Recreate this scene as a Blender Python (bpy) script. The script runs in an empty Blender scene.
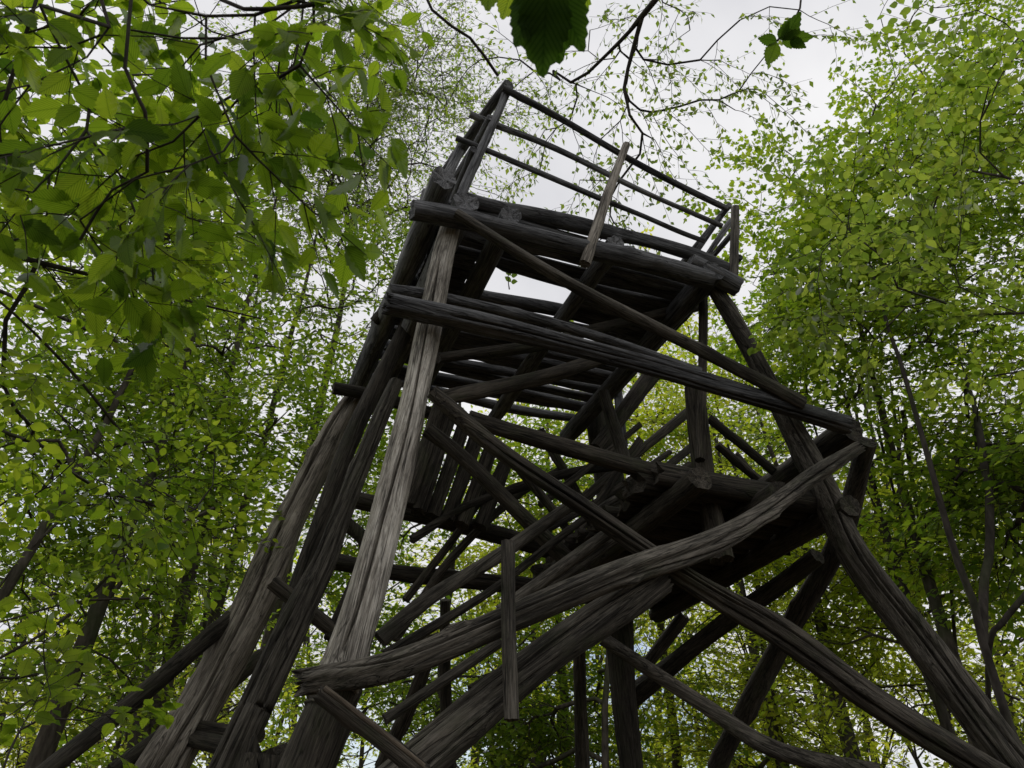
import bpy, math, random
import numpy as np
from mathutils import Vector, Matrix, Quaternion

rng = np.random.default_rng(7)
random.seed(7)
scene = bpy.context.scene
COL = scene.collection
PI = math.pi

# ------------------------------------------------------------------ camera model (metres, camera stands at the origin, looks along +Y)
W, H, F = 1024, 768, 790.0
PITCH = math.radians(33.0)
CAMZ = 1.6
CAM = np.array([0.0, 0.0, CAMZ])
SP, CP = math.sin(PITCH), math.cos(PITCH)

def ray(px, py):
    u = (px - W / 2) / F
    v = -(py - H / 2) / F
    return np.array([u, CP - v * SP, SP + v * CP])

def at_s(px, py, s):                 # a measured sight line, s metres of optical depth away
    return CAM + ray(px, py) * s

def at_z(px, py, z):
    r = ray(px, py)
    return CAM + r * ((z - CAMZ) / r[2])

def depth(p):
    q = np.asarray(p) - CAM
    return q[1] * CP + q[2] * SP

# ------------------------------------------------------------------ tower frame: four leaning faces
E1 = np.array([0.935, 0.355, 0.0]); E1 /= np.linalg.norm(E1)
E2 = np.array([-E1[1], E1[0], 0.0])
UP = np.array([0.0, 0.0, 1.0])
def plane(p, a, b):
    n = np.cross(a, b); n /= np.linalg.norm(n)
    return np.asarray(p, float), n
FACE = {
    'F': plane((-1.08, 3.0, 0.0), E1, np.array([0.744, 0.40, 4.93])),
    'B': plane((-1.99, 5.0, 2.2), E1, np.array([0.79, 0.15, 2.6])),
}
FACE['M'] = plane((-1.4, 4.1, 1.2), E1, np.array([0.75, 0.28, 3.8]))
def at(px, py, face, off=0.0):
    """Point of a tower face seen along a sight line; off moves it out from the face (towards the outside front)."""
    if isinstance(face, (int, float)):
        return at_s(px, py, face)
    p, n = FACE[face]
    if n[1] > 0: n = -n
    p = p + n * off
    r = ray(px, py)
    return CAM + r * (np.dot(p - CAM, n) / np.dot(r, n))

# ------------------------------------------------------------------ object helpers
def tag(o, label=None, cat=None, group=None, kind=None):
    if label: o['label'] = label
    if cat: o['category'] = cat
    if group: o['group'] = group
    if kind: o['kind'] = kind
    return o

def empty(name, loc=(0, 0, 0), parent=None):
    o = bpy.data.objects.new(name, None)
    COL.objects.link(o)
    o.location = loc
    o.empty_display_size = 0.2
    if parent: o.parent = parent
    return o

def mesh_np(name, co, quads=None, tris=None, ngons=None, uv=None, attr=None, smooth=True):
    """co (N,3); quads (M,4), tris (K,3) index arrays -> mesh."""
    me = bpy.data.meshes.new(name)
    parts = []
    starts = []
    tot = 0
    for arr in (quads, tris):
        if arr is None or len(arr) == 0: continue
        k = arr.shape[1]
        parts.append(arr.reshape(-1))
        starts.append(tot + np.arange(len(arr)) * k)
        tot += arr.size
    if ngons:
        for g in ngons:
            parts.append(np.asarray(g)); starts.append(np.array([tot])); tot += len(g)
    loops = np.concatenate(parts).astype(np.int32)
    starts = np.concatenate(starts).astype(np.int32)
    me.vertices.add(len(co)); me.vertices.foreach_set('co', np.asarray(co, np.float32).reshape(-1))
    me.loops.add(len(loops)); me.loops.foreach_set('vertex_index', loops)
    me.polygons.add(len(starts)); me.polygons.foreach_set('loop_start', starts)
    me.update(calc_edges=True)
    if smooth:
        me.polygons.foreach_set('use_smooth', np.ones(len(starts), bool))
    if uv is not None:
        l = me.uv_layers.new(name='UVMap')
        l.data.foreach_set('uv', np.asarray(uv, np.float32)[loops].reshape(-1))
    if attr is not None:
        a = me.attributes.new('tint', 'FLOAT', 'POINT')
        a.data.foreach_set('value', np.asarray(attr, np.float32))
    return me

def link(name, me, mat, parent=None, loc=(0, 0, 0)):
    o = bpy.data.objects.new(name, me)
    me.materials.append(mat)
    COL.objects.link(o)
    o.location = loc
    if parent: o.parent = parent
    return o

# ------------------------------------------------------------------ materials
def new_mat(name):
    m = bpy.data.materials.new(name); m.use_nodes = True
    nt = m.node_tree
    for n in list(nt.nodes): nt.nodes.remove(n)
    return m, nt, nt.nodes, nt.links

def node(nt, typ, **kw):
    n = nt.nodes.new(typ)
    for k, v in kw.items():
        if k in n.inputs: n.inputs[k].default_value = v
        else: setattr(n, k, v)
    return n

def ramp(nt, stops):
    n = nt.nodes.new('ShaderNodeValToRGB')
    e = n.color_ramp.elements
    while len(e) > 1: e.remove(e[0])
    e[0].position, e[0].color = stops[0][0], (*stops[0][1], 1)
    for p, c in stops[1:]:
        x = e.new(p); x.color = (*c, 1)
    return n

def mixc(nt, a, b, fac, mode='MIX'):
    n = nt.nodes.new('ShaderNodeMix'); n.data_type = 'RGBA'; n.blend_type = mode
    for sock, v in ((n.inputs[6], a), (n.inputs[7], b), (n.inputs[0], fac)):
        if hasattr(v, 'links'): nt.links.new(v, sock)
        elif isinstance(v, tuple): sock.default_value = (*v, 1)
        else: sock.default_value = v
    return n.outputs[2]

def wood_material(name, pale, mid, dark, moss=0.0, grain=1.0):
    """Weathered debarked log: grain runs along the object's own Z axis."""
    m, nt, N, L = new_mat(name)
    tc = node(nt, 'ShaderNodeTexCoord')
    oi = node(nt, 'ShaderNodeObjectInfo')
    off = node(nt, 'ShaderNodeVectorMath', operation='SCALE'); L.new(oi.outputs['Random'], off.inputs['Scale']); off.inputs[0].default_value = (31, 47, 19)
    add = node(nt, 'ShaderNodeVectorMath', operation='ADD'); L.new(tc.outputs['Object'], add.inputs[0]); L.new(off.outputs[0], add.inputs[1])
    def noise(scale3, scale, detail=6, rough=0.6, dist=0.0):
        mp = node(nt, 'ShaderNodeMapping'); mp.inputs['Scale'].default_value = scale3
        L.new(add.outputs[0], mp.inputs['Vector'])
        n = node(nt, 'ShaderNodeTexNoise'); n.inputs['Scale'].default_value = scale
        n.inputs['Detail'].default_value = detail; n.inputs['Roughness'].default_value = rough; n.inputs['Distortion'].default_value = dist
        L.new(mp.outputs[0], n.inputs['Vector'])
        return n.outputs['Fac']
    fine = noise((1, 1, 0.06), 150, 6, 0.7, 0.5)
    mediumg = noise((1, 1, 0.07), 48, 5, 0.65, 0.8)
    patch = noise((1, 1, 0.35), 4.5, 6, 0.62)
    crackn = noise((1, 1, 0.035), 20, 3, 0.5, 1.2)
    spots = noise((1, 1, 0.6), 26, 4, 0.7)
    r1 = ramp(nt, [(0.36, dark), (0.5, mid), (0.63, pale)])
    mm = node(nt, 'ShaderNodeMath', operation='MULTIPLY_ADD'); L.new(fine, mm.inputs[0]); mm.inputs[1].default_value = 0.55; 
    m2 = node(nt, 'ShaderNodeMath', operation='MULTIPLY'); L.new(patch, m2.inputs[0]); m2.inputs[1].default_value = 0.5
    L.new(m2.outputs[0], mm.inputs[2])
    L.new(mm.outputs[0], r1.inputs[0])
    r2 = ramp(nt, [(0.40, (0.35, 0.35, 0.35)), (0.52, (1, 1, 1))]); L.new(mediumg, r2.inputs[0])
    c = mixc(nt, r1.outputs[0], r2.outputs[0], 0.75, 'MULTIPLY')
    # long drying cracks: thin bands of a stretched noise
    a1 = node(nt, 'ShaderNodeMath', operation='SUBTRACT'); L.new(crackn, a1.inputs[0]); a1.inputs[1].default_value = 0.47
    a2 = node(nt, 'ShaderNodeMath', operation='ABSOLUTE'); L.new(a1.outputs[0], a2.inputs[0])
    r3 = ramp(nt, [(0.0, (0.12, 0.11, 0.1)), (0.010, (0.4, 0.4, 0.4)), (0.022, (1, 1, 1))]); L.new(a2.outputs[0], r3.inputs[0])
    c = mixc(nt, c, r3.outputs[0], 0.85, 'MULTIPLY')
    r4 = ramp(nt, [(0.60, (1, 1, 1)), (0.72, (0.45, 0.42, 0.4))]); L.new(spots, r4.inputs[0])
    c = mixc(nt, c, r4.outputs[0], 0.7, 'MULTIPLY')
    if moss > 0:
        mo = noise((1, 1, 0.5), 7, 6, 0.7)
        r5 = ramp(nt, [(0.52, (0, 0, 0)), (0.68, (moss, moss, moss))]); L.new(mo, r5.inputs[0])
        c = mixc(nt, c, (0.050, 0.068, 0.022), r5.outputs[0])
    # each log weathers a little differently
    hv = node(nt, 'ShaderNodeHueSaturation'); L.new(c, hv.inputs['Color'])
    vv = node(nt, 'ShaderNodeMapRange'); L.new(oi.outputs['Random'], vv.inputs[0]); vv.inputs[3].default_value = 0.72; vv.inputs[4].default_value = 1.25
    L.new(vv.outputs[0], hv.inputs['Value'])
    b = node(nt, 'ShaderNodeBsdfPrincipled'); L.new(hv.outputs[0], b.inputs['Base Color'])
    b.inputs['Roughness'].default_value = 0.88
    b.inputs['Specular IOR Level'].default_value = 0.25
    hsum = node(nt, 'ShaderNodeMath', operation='MULTIPLY_ADD'); L.new(fine, hsum.inputs[0]); hsum.inputs[1].default_value = 0.5; L.new(mediumg, hsum.inputs[2])
    h2 = node(nt, 'ShaderNodeMath', operation='MULTIPLY_ADD'); L.new(r3.outputs[0], h2.inputs[0]); h2.inputs[1].default_value = 0.6; L.new(hsum.outputs[0], h2.inputs[2])
    bp = node(nt, 'ShaderNodeBump'); bp.inputs['Strength'].default_value = 0.7 * grain; bp.inputs['Distance'].default_value = 0.012
    L.new(h2.outputs[0], bp.inputs['Height']); L.new(bp.outputs[0], b.inputs['Normal'])
    o = node(nt, 'ShaderNodeOutputMaterial'); L.new(b.outputs[0], o.inputs[0])
    return m

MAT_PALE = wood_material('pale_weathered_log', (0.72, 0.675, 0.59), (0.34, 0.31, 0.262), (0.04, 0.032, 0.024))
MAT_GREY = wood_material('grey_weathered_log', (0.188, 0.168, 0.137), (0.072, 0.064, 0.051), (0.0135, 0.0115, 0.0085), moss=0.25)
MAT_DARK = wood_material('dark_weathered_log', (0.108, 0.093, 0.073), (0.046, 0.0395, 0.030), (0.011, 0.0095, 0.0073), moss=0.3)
MAT_VEILED = wood_material('veiled_weathered_log', (0.24, 0.24, 0.24), (0.12, 0.12, 0.122), (0.03, 0.03, 0.031))  # upper logs: dark wood lifted to neutral grey, lens-veil haze put into the colour
MAT_TAN = wood_material('tan_weathered_log', (0.36, 0.325, 0.272), (0.175, 0.154, 0.125), (0.035, 0.028, 0.021), moss=0.1)
MAT_BROWN = wood_material('brown_weathered_log', (0.22, 0.18, 0.135), (0.115, 0.092, 0.067), (0.035, 0.027, 0.02), moss=0.2)

# ------------------------------------------------------------------ logs
def catmull(P, R, step):
    P = np.asarray(P, float); R = np.asarray(R, float)
    if len(P) == 2:
        n = max(2, int(np.linalg.norm(P[1] - P[0]) / step) + 1)
        t = np.linspace(0, 1, n)[:, None]
        return P[0] + (P[1] - P[0]) * t, R[0] + (R[1] - R[0]) * t[:, 0]
    A = np.vstack([2 * P[0] - P[1], P, 2 * P[-1] - P[-2]])
    ra = np.concatenate([[R[0]], R, [R[-1]]])
    out, rr = [], []
    for i in range(len(P) - 1):
        p0, p1, p2, p3 = A[i:i + 4]
        n = max(2, int(np.linalg.norm(p2 - p1) / step) + 1)
        t = np.linspace(0, 1, n, endpoint=(i == len(P) - 2))[:, None]
        out.append(0.5 * (2 * p1 + (p2 - p0) * t + (2 * p0 - 5 * p1 + 4 * p2 - p3) * t ** 2 + (3 * p1 - p0 - 3 * p2 + p3) * t ** 3))
        rr.append(ra[i + 1] + (ra[i + 2] - ra[i + 1]) * t[:, 0])
    return np.vstack(out), np.concatenate(rr)

def frames(P):
    T = np.gradient(P, axis=0); T /= np.linalg.norm(T, axis=1)[:, None] + 1e-9
    x = np.cross(T[0], [0.31, 0.2, 0.93]);
    if np.linalg.norm(x) < 1e-3: x = np.cross(T[0], [1, 0, 0])
    x /= np.linalg.norm(x)
    X = np.empty_like(P); Y = np.empty_like(P)
    for i in range(len(P)):
        x = x - T[i] * np.dot(x, T[i]); x /= np.linalg.norm(x)
        X[i] = x; Y[i] = np.cross(T[i], x)
    return T, X, Y

def sines(a, z, seeds, rg):
    v = np.zeros(np.broadcast(a, z).shape)
    for (ka, kz, amp) in seeds:
        v = v + amp * np.sin(ka * a + kz * z * (0.7 + 0.6 * rg.random()) + rg.random() * 6.28)
    return v

def log_mesh(P, R, sides=18, seed=0, rough=1.0, square=0.0, crack=None, ragged=0.13, wander=0.07):
    """Tapered debarked log in local space: Z along the log."""
    rg = np.random.default_rng(seed)
    P, R = catmull(P, R, 0.05)
    axis = P[-1] - P[0]; length = np.linalg.norm(axis); axis = axis / length
    q = Vector((0, 0, 1)).rotation_difference(Vector(axis))
    M = np.array(q.to_matrix())
    loc = (P - P[0]) @ M               # rows times M = M^T applied -> local
    z = np.concatenate([[0], np.cumsum(np.linalg.norm(np.diff(loc, axis=0), axis=1))])
    ends = np.clip(np.minimum(z, z[-1] - z) / 0.3, 0, 1)
    for ax in (0, 1):                   # slow natural crookedness
        loc[:, ax] += ends * wander * R.mean() * (np.sin(z * 1.9 + rg.random() * 6) + 0.6 * np.sin(z * 4.3 + rg.random() * 6))
    T, X, Y = frames(loc)
    n = len(loc)
    a = np.linspace(0, 2 * PI, sides, endpoint=False)[None, :]
    zz = z[:, None]
    rad = R[:, None] * (1 + rough * (sines(a, zz, [(1, 2.1, .06), (2, 1.7, .065), (3, 3.6, .04)], rg)
                                     + sines(a, zz, [(5, .8, .022), (7, 1.1, .022), (9, .6, .018)], rg)
                                     + sines(a * 0 + 0, zz, [(0, 4.5, .04), (0, 9, .022)], rg)))
    if square:
        c, s = np.abs(np.cos(a)), np.abs(np.sin(a))
        sq = 1 / (c ** 5 + s ** 5) ** 0.2
        rad = rad * (1 - square + square * sq)
    for k in range(int(length * 2.2) + 1):          # knots and branch stubs
        ka, kz = rg.random() * 6.28, rg.random() * length
        da = (a - ka + PI) % (2 * PI) - PI
        rad = rad + R[:, None] * 0.34 * rg.random() * rough * np.exp(-(da / 0.35) ** 2 - ((zz - kz) / 0.05) ** 2) * np.clip(np.minimum(zz, z[-1] - zz) / .12 - .3, 0, 1)
    if crack is not None:
        d = (CAM - P[len(P) // 2]) @ M
        toward = math.atan2(np.dot(d, Y[n // 2]), np.dot(d, X[n // 2]))
        for ca, z0, z1, dep in (crack if isinstance(crack, list) else [crack]):
            ca += toward
            col = np.abs((a - ca - 0.10 * np.sin(zz * 2.3 + z0 * 9) - .05 * np.sin(zz * 7) + PI) % (2 * PI) - PI)
            w = np.clip((zz / z[-1] - z0) / 0.05, 0, 1) * np.clip((z1 - zz / z[-1]) / 0.05, 0, 1)
            rad = rad * (1 - dep * w * np.exp(-(col / 0.065) ** 2))
    ring = loc[:, None, :] + X[:, None, :] * (np.cos(a)[..., None] * rad[..., None]) + Y[:, None, :] * (np.sin(a)[..., None] * rad[..., None])
    ring[0] -= T[0] * (rg.random((sides, 1)) - .5) * R[0] * ragged * 2
    ring[-1] += T[-1] * (rg.random((sides, 1)) - .5) * R[-1] * ragged * 2
    co = ring.reshape(-1, 3)
    i = np.arange(n - 1)[:, None] * sides; j = np.arange(sides)[None, :]; j2 = (j + 1) % sides
    quads = np.stack([i + j, i + j2, i + sides + j2, i + sides + j], -1).reshape(-1, 4)
    # caps on their own rings, a little dished
    extra, tris = [], []
    base = len(co)
    for e, idx, sgn in ((0, 0, -1), (1, n - 1, 1)):
        r = ring[idx]; cen = r.mean(0) - T[idx] * sgn * R[idx] * 0.12
        extra.append(np.vstack([r, cen[None]]))
        b = base + e * (sides + 1)
        for k in range(sides):
            t = [b + k, b + (k + 1) % sides, b + sides]
            tris.append(t if sgn > 0 else t[::-1])
    co = np.vstack([co] + extra)
    me = mesh_np('log', co, quads, np.array(tris))
    sm = np.ones(len(me.polygons), bool); sm[len(quads):] = False
    me.polygons.foreach_set('use_smooth', sm)
    return me, P[0], q

LOGN = [0]
def log(name, P, R, mat, parent, label=None, **kw):
    LOGN[0] += 1
    me, origin, q = log_mesh(P, R, seed=LOGN[0] * 13 + 5, **kw)
    me.name = name
    o = bpy.data.objects.new(name, me)
    me.materials.append(mat)
    COL.objects.link(o)
    o.rotation_mode = 'QUATERNION'; o.rotation_quaternion = q
    o.parent = parent
    o.location = Vector(origin) - TOWER_BASE
    if label: o['label'] = label
    return o

def plog(name, pts, w, mat, parent, face='F', off=0.0, label=None, ws=None, ground=False, **kw):
    """Log through measured points; each point (px, py[, face[, off]]); w = apparent widths at both ends, turned into radii by distance."""
    P, R = [], []
    n = len(pts)
    for k, p in enumerate(pts):
        fc = p[2] if len(p) > 2 else face
        of = p[3] if len(p) > 3 else off
        q = at(p[0], p[1], fc, of)
        P.append(q)
        ww = ws[k] if ws else w[0] + (w[1] - w[0]) * k / (n - 1)
        R.append(0.5 * ww * depth(q) / F)
    if ground:                       # stands in the soil
        d = P[-1] - P[-2]
        P.append(P[-1] + d * ((-0.2 - P[-1][2]) / d[2])); R.append(R[-1] * 1.04)
    return log(name, P, R, mat, parent, label, **kw)

CR1 = [(-.5, .03, .45, .5), (.55, .3, .8, .6), (-.1, .62, .97, .5), (.9, .05, .3, .4)]
CR2 = [(.3, .02, .6, .6), (-.45, .4, .95, .5), (.75, .5, .9, .5)]
CR3 = [(-.2, .1, .5, .55), (.4, .45, .98, .6), (-.7, .3, .7, .4)]
# ------------------------------------------------------------------ THE TOWER
TOWER_BASE = Vector((0.6, 4.7, 0.0))
tower = empty('lookout_tower', TOWER_BASE)
tag(tower, 'weathered log lookout tower with a railed platform on top, rising among the trees', 'lookout tower')
platform = empty('platform', (0, 0, 0), tower)
railing = empty('railing', (0, 0, 0), tower)
landing = empty('landing', (0, 0, 0), tower)
staircase = empty('staircase', (0, 0, 0), tower)
ladder = empty('ladder', (0, 0, 0), tower)


# --- corner posts
plog('post', [(455, 212), (441, 265), (426, 335), (395, 480), (365, 600), (337, 684)], None, MAT_PALE, tower, 'F', 0.0,
     label='pale grey front post split by a long dark crack', ws=[19, 21, 25, 33, 40, 48], sides=128, crack=(0.15, 0.16, 0.97, 0.8), rough=0.8)
plog('post', [(709, 280), (767, 380), (820, 479), (857, 558), (932, 657), (1015, 768)], None, MAT_GREY, tower, 'F', 0.0, ground=True,
     label='grey front post leaning outwards down the slope', ws=[15, 20, 25, 29, 33, 37], sides=112, crack=CR3)
plog('post', [(357, 397), (330, 440), (289, 520), (254, 600), (202, 700), (165, 768)], None, MAT_TAN, tower, 'B', 0.0, ground=True,
     label='brownish outer post with a rounded pale top', ws=[20, 25, 34, 37, 39, 41], sides=112, ragged=.05, crack=CR2, rough=1.3)
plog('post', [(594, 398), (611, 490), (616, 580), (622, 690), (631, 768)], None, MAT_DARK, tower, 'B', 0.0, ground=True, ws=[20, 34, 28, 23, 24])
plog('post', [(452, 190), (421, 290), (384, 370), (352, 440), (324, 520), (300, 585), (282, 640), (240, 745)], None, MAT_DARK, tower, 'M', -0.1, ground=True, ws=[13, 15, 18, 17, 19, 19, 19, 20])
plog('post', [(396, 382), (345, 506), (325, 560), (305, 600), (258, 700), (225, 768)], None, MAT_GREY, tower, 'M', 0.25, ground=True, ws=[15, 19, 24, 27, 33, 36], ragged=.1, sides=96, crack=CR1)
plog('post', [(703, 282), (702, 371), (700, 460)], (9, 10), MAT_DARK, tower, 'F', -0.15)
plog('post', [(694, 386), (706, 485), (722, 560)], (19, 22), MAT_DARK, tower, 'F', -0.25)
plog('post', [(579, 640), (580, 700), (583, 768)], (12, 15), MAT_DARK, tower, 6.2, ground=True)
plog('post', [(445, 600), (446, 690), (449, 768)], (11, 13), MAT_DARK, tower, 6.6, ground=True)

plog('post', [(350, 640), (325, 710), (303, 768)], None, MAT_DARK, tower, 'F', -0.12, ground=True, ws=[40, 50, 56], sides=24)
plog('stump', [(262, 748, 'M', .3), (255, 775, 'M', .3), (250, 800, 'M', .3)], (44, 56), MAT_DARK, tower, ground=True, ragged=.5, rough=2.0, sides=24)
for (xa, ya, xb, yb) in ((440, 408, 408, 505), (450, 418, 418, 512), (463, 428, 432, 517), (476, 440, 446, 521), (489, 452, 462, 525), (504, 466, 480, 528)):
    plog('board', [(xa, ya), (xb, yb)], (14, 15), MAT_DARK, tower, 'M', -.45, square=.9, sides=16)

# --- long front and back beams
plog('beam', [(388, 303), (500, 328), (620, 358), (740, 392), (846, 424)], None, MAT_VEILED, tower, 'F', 0.16, ws=[25, 21, 18, 18, 20], ragged=0.4, sides=96, crack=CR3, rough=1.0, wander=.03)
plog('beam', [(390, 290), (440, 297), (560, 325), (700, 372)], (11, 9), MAT_VEILED, tower, 'F', -0.02)
plog('beam', [(350, 499), (412, 513), (503, 536), (580, 556), (640, 563)], (19, 19), MAT_DARK, tower, 'B', 0.2)
plog('beam', [(326, 560), (400, 573), (497, 583), (560, 590)], (18, 17), MAT_DARK, tower, 'B', 0.25)
plog('beam', [(333, 388), (372, 396), (450, 420)], (14, 13), MAT_DARK, tower, 'B', 0.15)
plog('beam', [(374, 322), (392, 300), (420, 262)], (10, 10), MAT_DARK, tower, 5.6)
pe = at(852, 428, 'F', 0.10)
log('beam', [pe, pe + E2 * 2.1 + UP * -0.05], [0.085, 0.08], MAT_DARK, tower, 'dark side beam with a sawn end', ragged=0.1)

# --- braces
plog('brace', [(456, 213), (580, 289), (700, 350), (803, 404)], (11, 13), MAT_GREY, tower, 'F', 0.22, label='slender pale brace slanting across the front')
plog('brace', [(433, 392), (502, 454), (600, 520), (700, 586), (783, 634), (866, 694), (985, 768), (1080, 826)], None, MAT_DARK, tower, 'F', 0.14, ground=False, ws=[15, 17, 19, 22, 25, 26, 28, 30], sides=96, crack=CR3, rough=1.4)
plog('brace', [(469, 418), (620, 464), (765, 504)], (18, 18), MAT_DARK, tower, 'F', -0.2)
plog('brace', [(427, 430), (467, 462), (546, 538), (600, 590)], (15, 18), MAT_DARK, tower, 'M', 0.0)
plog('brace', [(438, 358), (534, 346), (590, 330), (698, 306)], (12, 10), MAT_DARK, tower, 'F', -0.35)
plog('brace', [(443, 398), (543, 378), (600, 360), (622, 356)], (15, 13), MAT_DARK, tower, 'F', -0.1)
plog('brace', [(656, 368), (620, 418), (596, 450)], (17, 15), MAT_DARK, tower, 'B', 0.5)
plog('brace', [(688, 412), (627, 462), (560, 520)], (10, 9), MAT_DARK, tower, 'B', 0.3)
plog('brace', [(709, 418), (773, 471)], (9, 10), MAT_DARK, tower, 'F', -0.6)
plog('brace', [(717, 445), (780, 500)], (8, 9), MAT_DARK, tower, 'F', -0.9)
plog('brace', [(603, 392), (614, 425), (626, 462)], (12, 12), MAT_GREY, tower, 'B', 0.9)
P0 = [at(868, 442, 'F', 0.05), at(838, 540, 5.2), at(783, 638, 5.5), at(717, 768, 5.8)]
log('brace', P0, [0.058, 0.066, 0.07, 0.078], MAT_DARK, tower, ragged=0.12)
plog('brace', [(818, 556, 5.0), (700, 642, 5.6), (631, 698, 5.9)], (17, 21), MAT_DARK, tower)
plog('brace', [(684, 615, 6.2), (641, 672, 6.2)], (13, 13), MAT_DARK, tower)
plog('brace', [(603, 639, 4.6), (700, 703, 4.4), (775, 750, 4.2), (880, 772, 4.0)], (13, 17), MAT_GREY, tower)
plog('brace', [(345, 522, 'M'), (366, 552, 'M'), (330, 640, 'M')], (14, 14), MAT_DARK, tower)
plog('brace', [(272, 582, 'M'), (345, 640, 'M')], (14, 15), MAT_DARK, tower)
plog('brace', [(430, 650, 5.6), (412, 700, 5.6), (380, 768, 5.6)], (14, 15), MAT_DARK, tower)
# the heavy logs low on the front
plog('brace', [(306, 680), (400, 664), (517, 618), (620, 574), (712, 542), (768, 510), (818, 472), (856, 448)], None, MAT_GREY, tower, 'F', 0.24,
     label='long crooked grey log with a splintered lower end', ws=[26, 30, 28, 25, 23, 20, 17, 14], ragged=1.2, sides=112, rough=1.6, crack=CR1)
plog('brace', [(318, 694), (370, 732), (425, 778)], (15, 19), MAT_DARK, tower, 'F', 0.38, rough=1.6, ragged=.6)
plog('brace', [(324, 688), (372, 724), (424, 766)], (6, 5), MAT_BROWN, tower, 'F', 0.46, label='split brown slat', square=0.9)
# --- rakers on the left
plog('raker', [(232, 618, 'B', 0.0), (150, 687, 'B', 0.25), (62, 758, 'B', 0.5)], (17, 20), MAT_DARK, tower, ground=True)
plog('raker', [(262, 655, 'B', -0.45), (176, 725, 'B', -0.25), (113, 772, 'B', -0.1)], (15, 18), MAT_DARK, tower)

# --- platform: cross joists and floor logs, seen from below
def flr(s, d, z): return A0 + E1 * s + E2 * d + UP * (z - A0[2])
A0 = at(455, 222, 'F', 0.0)
wtop = float(np.dot(at(708, 285, 'F') - A0, E1))
zp = A0[2] + 0.10
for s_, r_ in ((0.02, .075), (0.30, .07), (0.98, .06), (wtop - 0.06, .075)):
    log('joist', [flr(s_, -0.16, zp - .08), flr(s_, 2.15, zp - .1)], [r_, r_ * .9], MAT_VEILED, platform, ragged=.12)
d = 0.0; k = 0
rr = random.Random(3)
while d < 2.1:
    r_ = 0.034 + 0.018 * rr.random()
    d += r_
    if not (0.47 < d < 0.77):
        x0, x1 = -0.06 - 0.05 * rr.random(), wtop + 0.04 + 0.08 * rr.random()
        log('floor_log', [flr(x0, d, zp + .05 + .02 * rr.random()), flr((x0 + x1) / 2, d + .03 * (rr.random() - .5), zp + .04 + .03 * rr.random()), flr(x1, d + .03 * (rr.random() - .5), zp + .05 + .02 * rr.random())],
            [r_, r_ * 1.05, r_ * .9], MAT_VEILED, platform, sides=12, wander=.3, rough=1.6, ragged=.4)
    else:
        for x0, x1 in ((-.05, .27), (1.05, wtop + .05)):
            log('floor_log', [flr(x0, d, zp + .05), flr(x1, d, zp + .05)], [r_, r_], MAT_VEILED, platform, sides=12, rough=1.4)
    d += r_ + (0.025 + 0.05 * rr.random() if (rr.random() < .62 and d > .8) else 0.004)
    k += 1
log('edge_log', [flr(-0.13, -0.2, zp + .02), flr(-0.15, 2.25, zp + .02)], [.08, .07], MAT_VEILED, platform, ragged=.3)
# front edge: stacked crooked logs
plog('edge_log', [(462, 197), (520, 210), (600, 234), (660, 248), (735, 272)], (15, 13), MAT_VEILED, platform, 'F', 0.03, wander=.5, rough=1.8)
plog('edge_log', [(412, 210), (470, 221), (560, 245), (640, 262), (712, 280)], (22, 17), MAT_VEILED, platform, 'F', 0.12, rough=1.4)
plog('edge_log', [(690, 262), (738, 287)], (20, 19), MAT_VEILED, platform, 'F', 0.1, ragged=.1)

# --- railing
plog('railing_post', [(510, 86), (464, 189), (455, 226)], (8, 12), MAT_VEILED, railing, 'F', 0.05)
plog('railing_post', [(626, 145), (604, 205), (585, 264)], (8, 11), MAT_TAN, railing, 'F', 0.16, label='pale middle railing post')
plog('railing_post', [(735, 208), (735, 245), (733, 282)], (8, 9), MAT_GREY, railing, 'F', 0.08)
plog('rail', [(503, 88), (560, 118), (640, 165), (727, 209)], (7, 5.5), MAT_VEILED, railing, 'F', 0.10)
plog('rail', [(470, 114), (540, 141), (630, 187), (722, 226)], (7, 5), MAT_VEILED, railing, 'F', 0.0, wander=.5)
plog('rail', [(456, 138), (490, 152), (590, 197), (650, 220), (704, 241)], (6, 5), MAT_VEILED, railing, 'F', 0.0, wander=.6)
LB = at_s(424, 200, 6.45)
plog('rail', [(724, 211), (697, 251)], (6, 5), MAT_VEILED, railing, 'F', -.06)
plog('rail', [(731, 221), (706, 257)], (6, 5), MAT_VEILED, railing, 'F', -.12)
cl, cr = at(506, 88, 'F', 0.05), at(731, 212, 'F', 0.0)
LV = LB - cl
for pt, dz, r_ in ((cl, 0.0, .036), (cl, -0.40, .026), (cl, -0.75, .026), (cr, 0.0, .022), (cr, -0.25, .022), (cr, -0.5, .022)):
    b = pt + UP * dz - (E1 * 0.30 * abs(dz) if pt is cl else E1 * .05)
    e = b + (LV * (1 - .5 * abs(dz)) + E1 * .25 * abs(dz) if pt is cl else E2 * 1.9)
    log('rail', [b - (e - b) * .03, e], [r_, r_ * .95], MAT_VEILED, railing, wander=.2)
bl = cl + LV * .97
log('railing_post', [bl + UP * .06, bl - E1 * .12 - UP * .95], [.04, .045], MAT_VEILED, railing)
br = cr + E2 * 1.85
log('railing_post', [br + UP * .06, br - UP * 1.0], [.035, .04], MAT_VEILED, railing)
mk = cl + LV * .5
log('railing_post', [mk + UP * .04, mk - E1 * .34 - UP * 1.25], [.035, .04], MAT_VEILED, railing)

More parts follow.
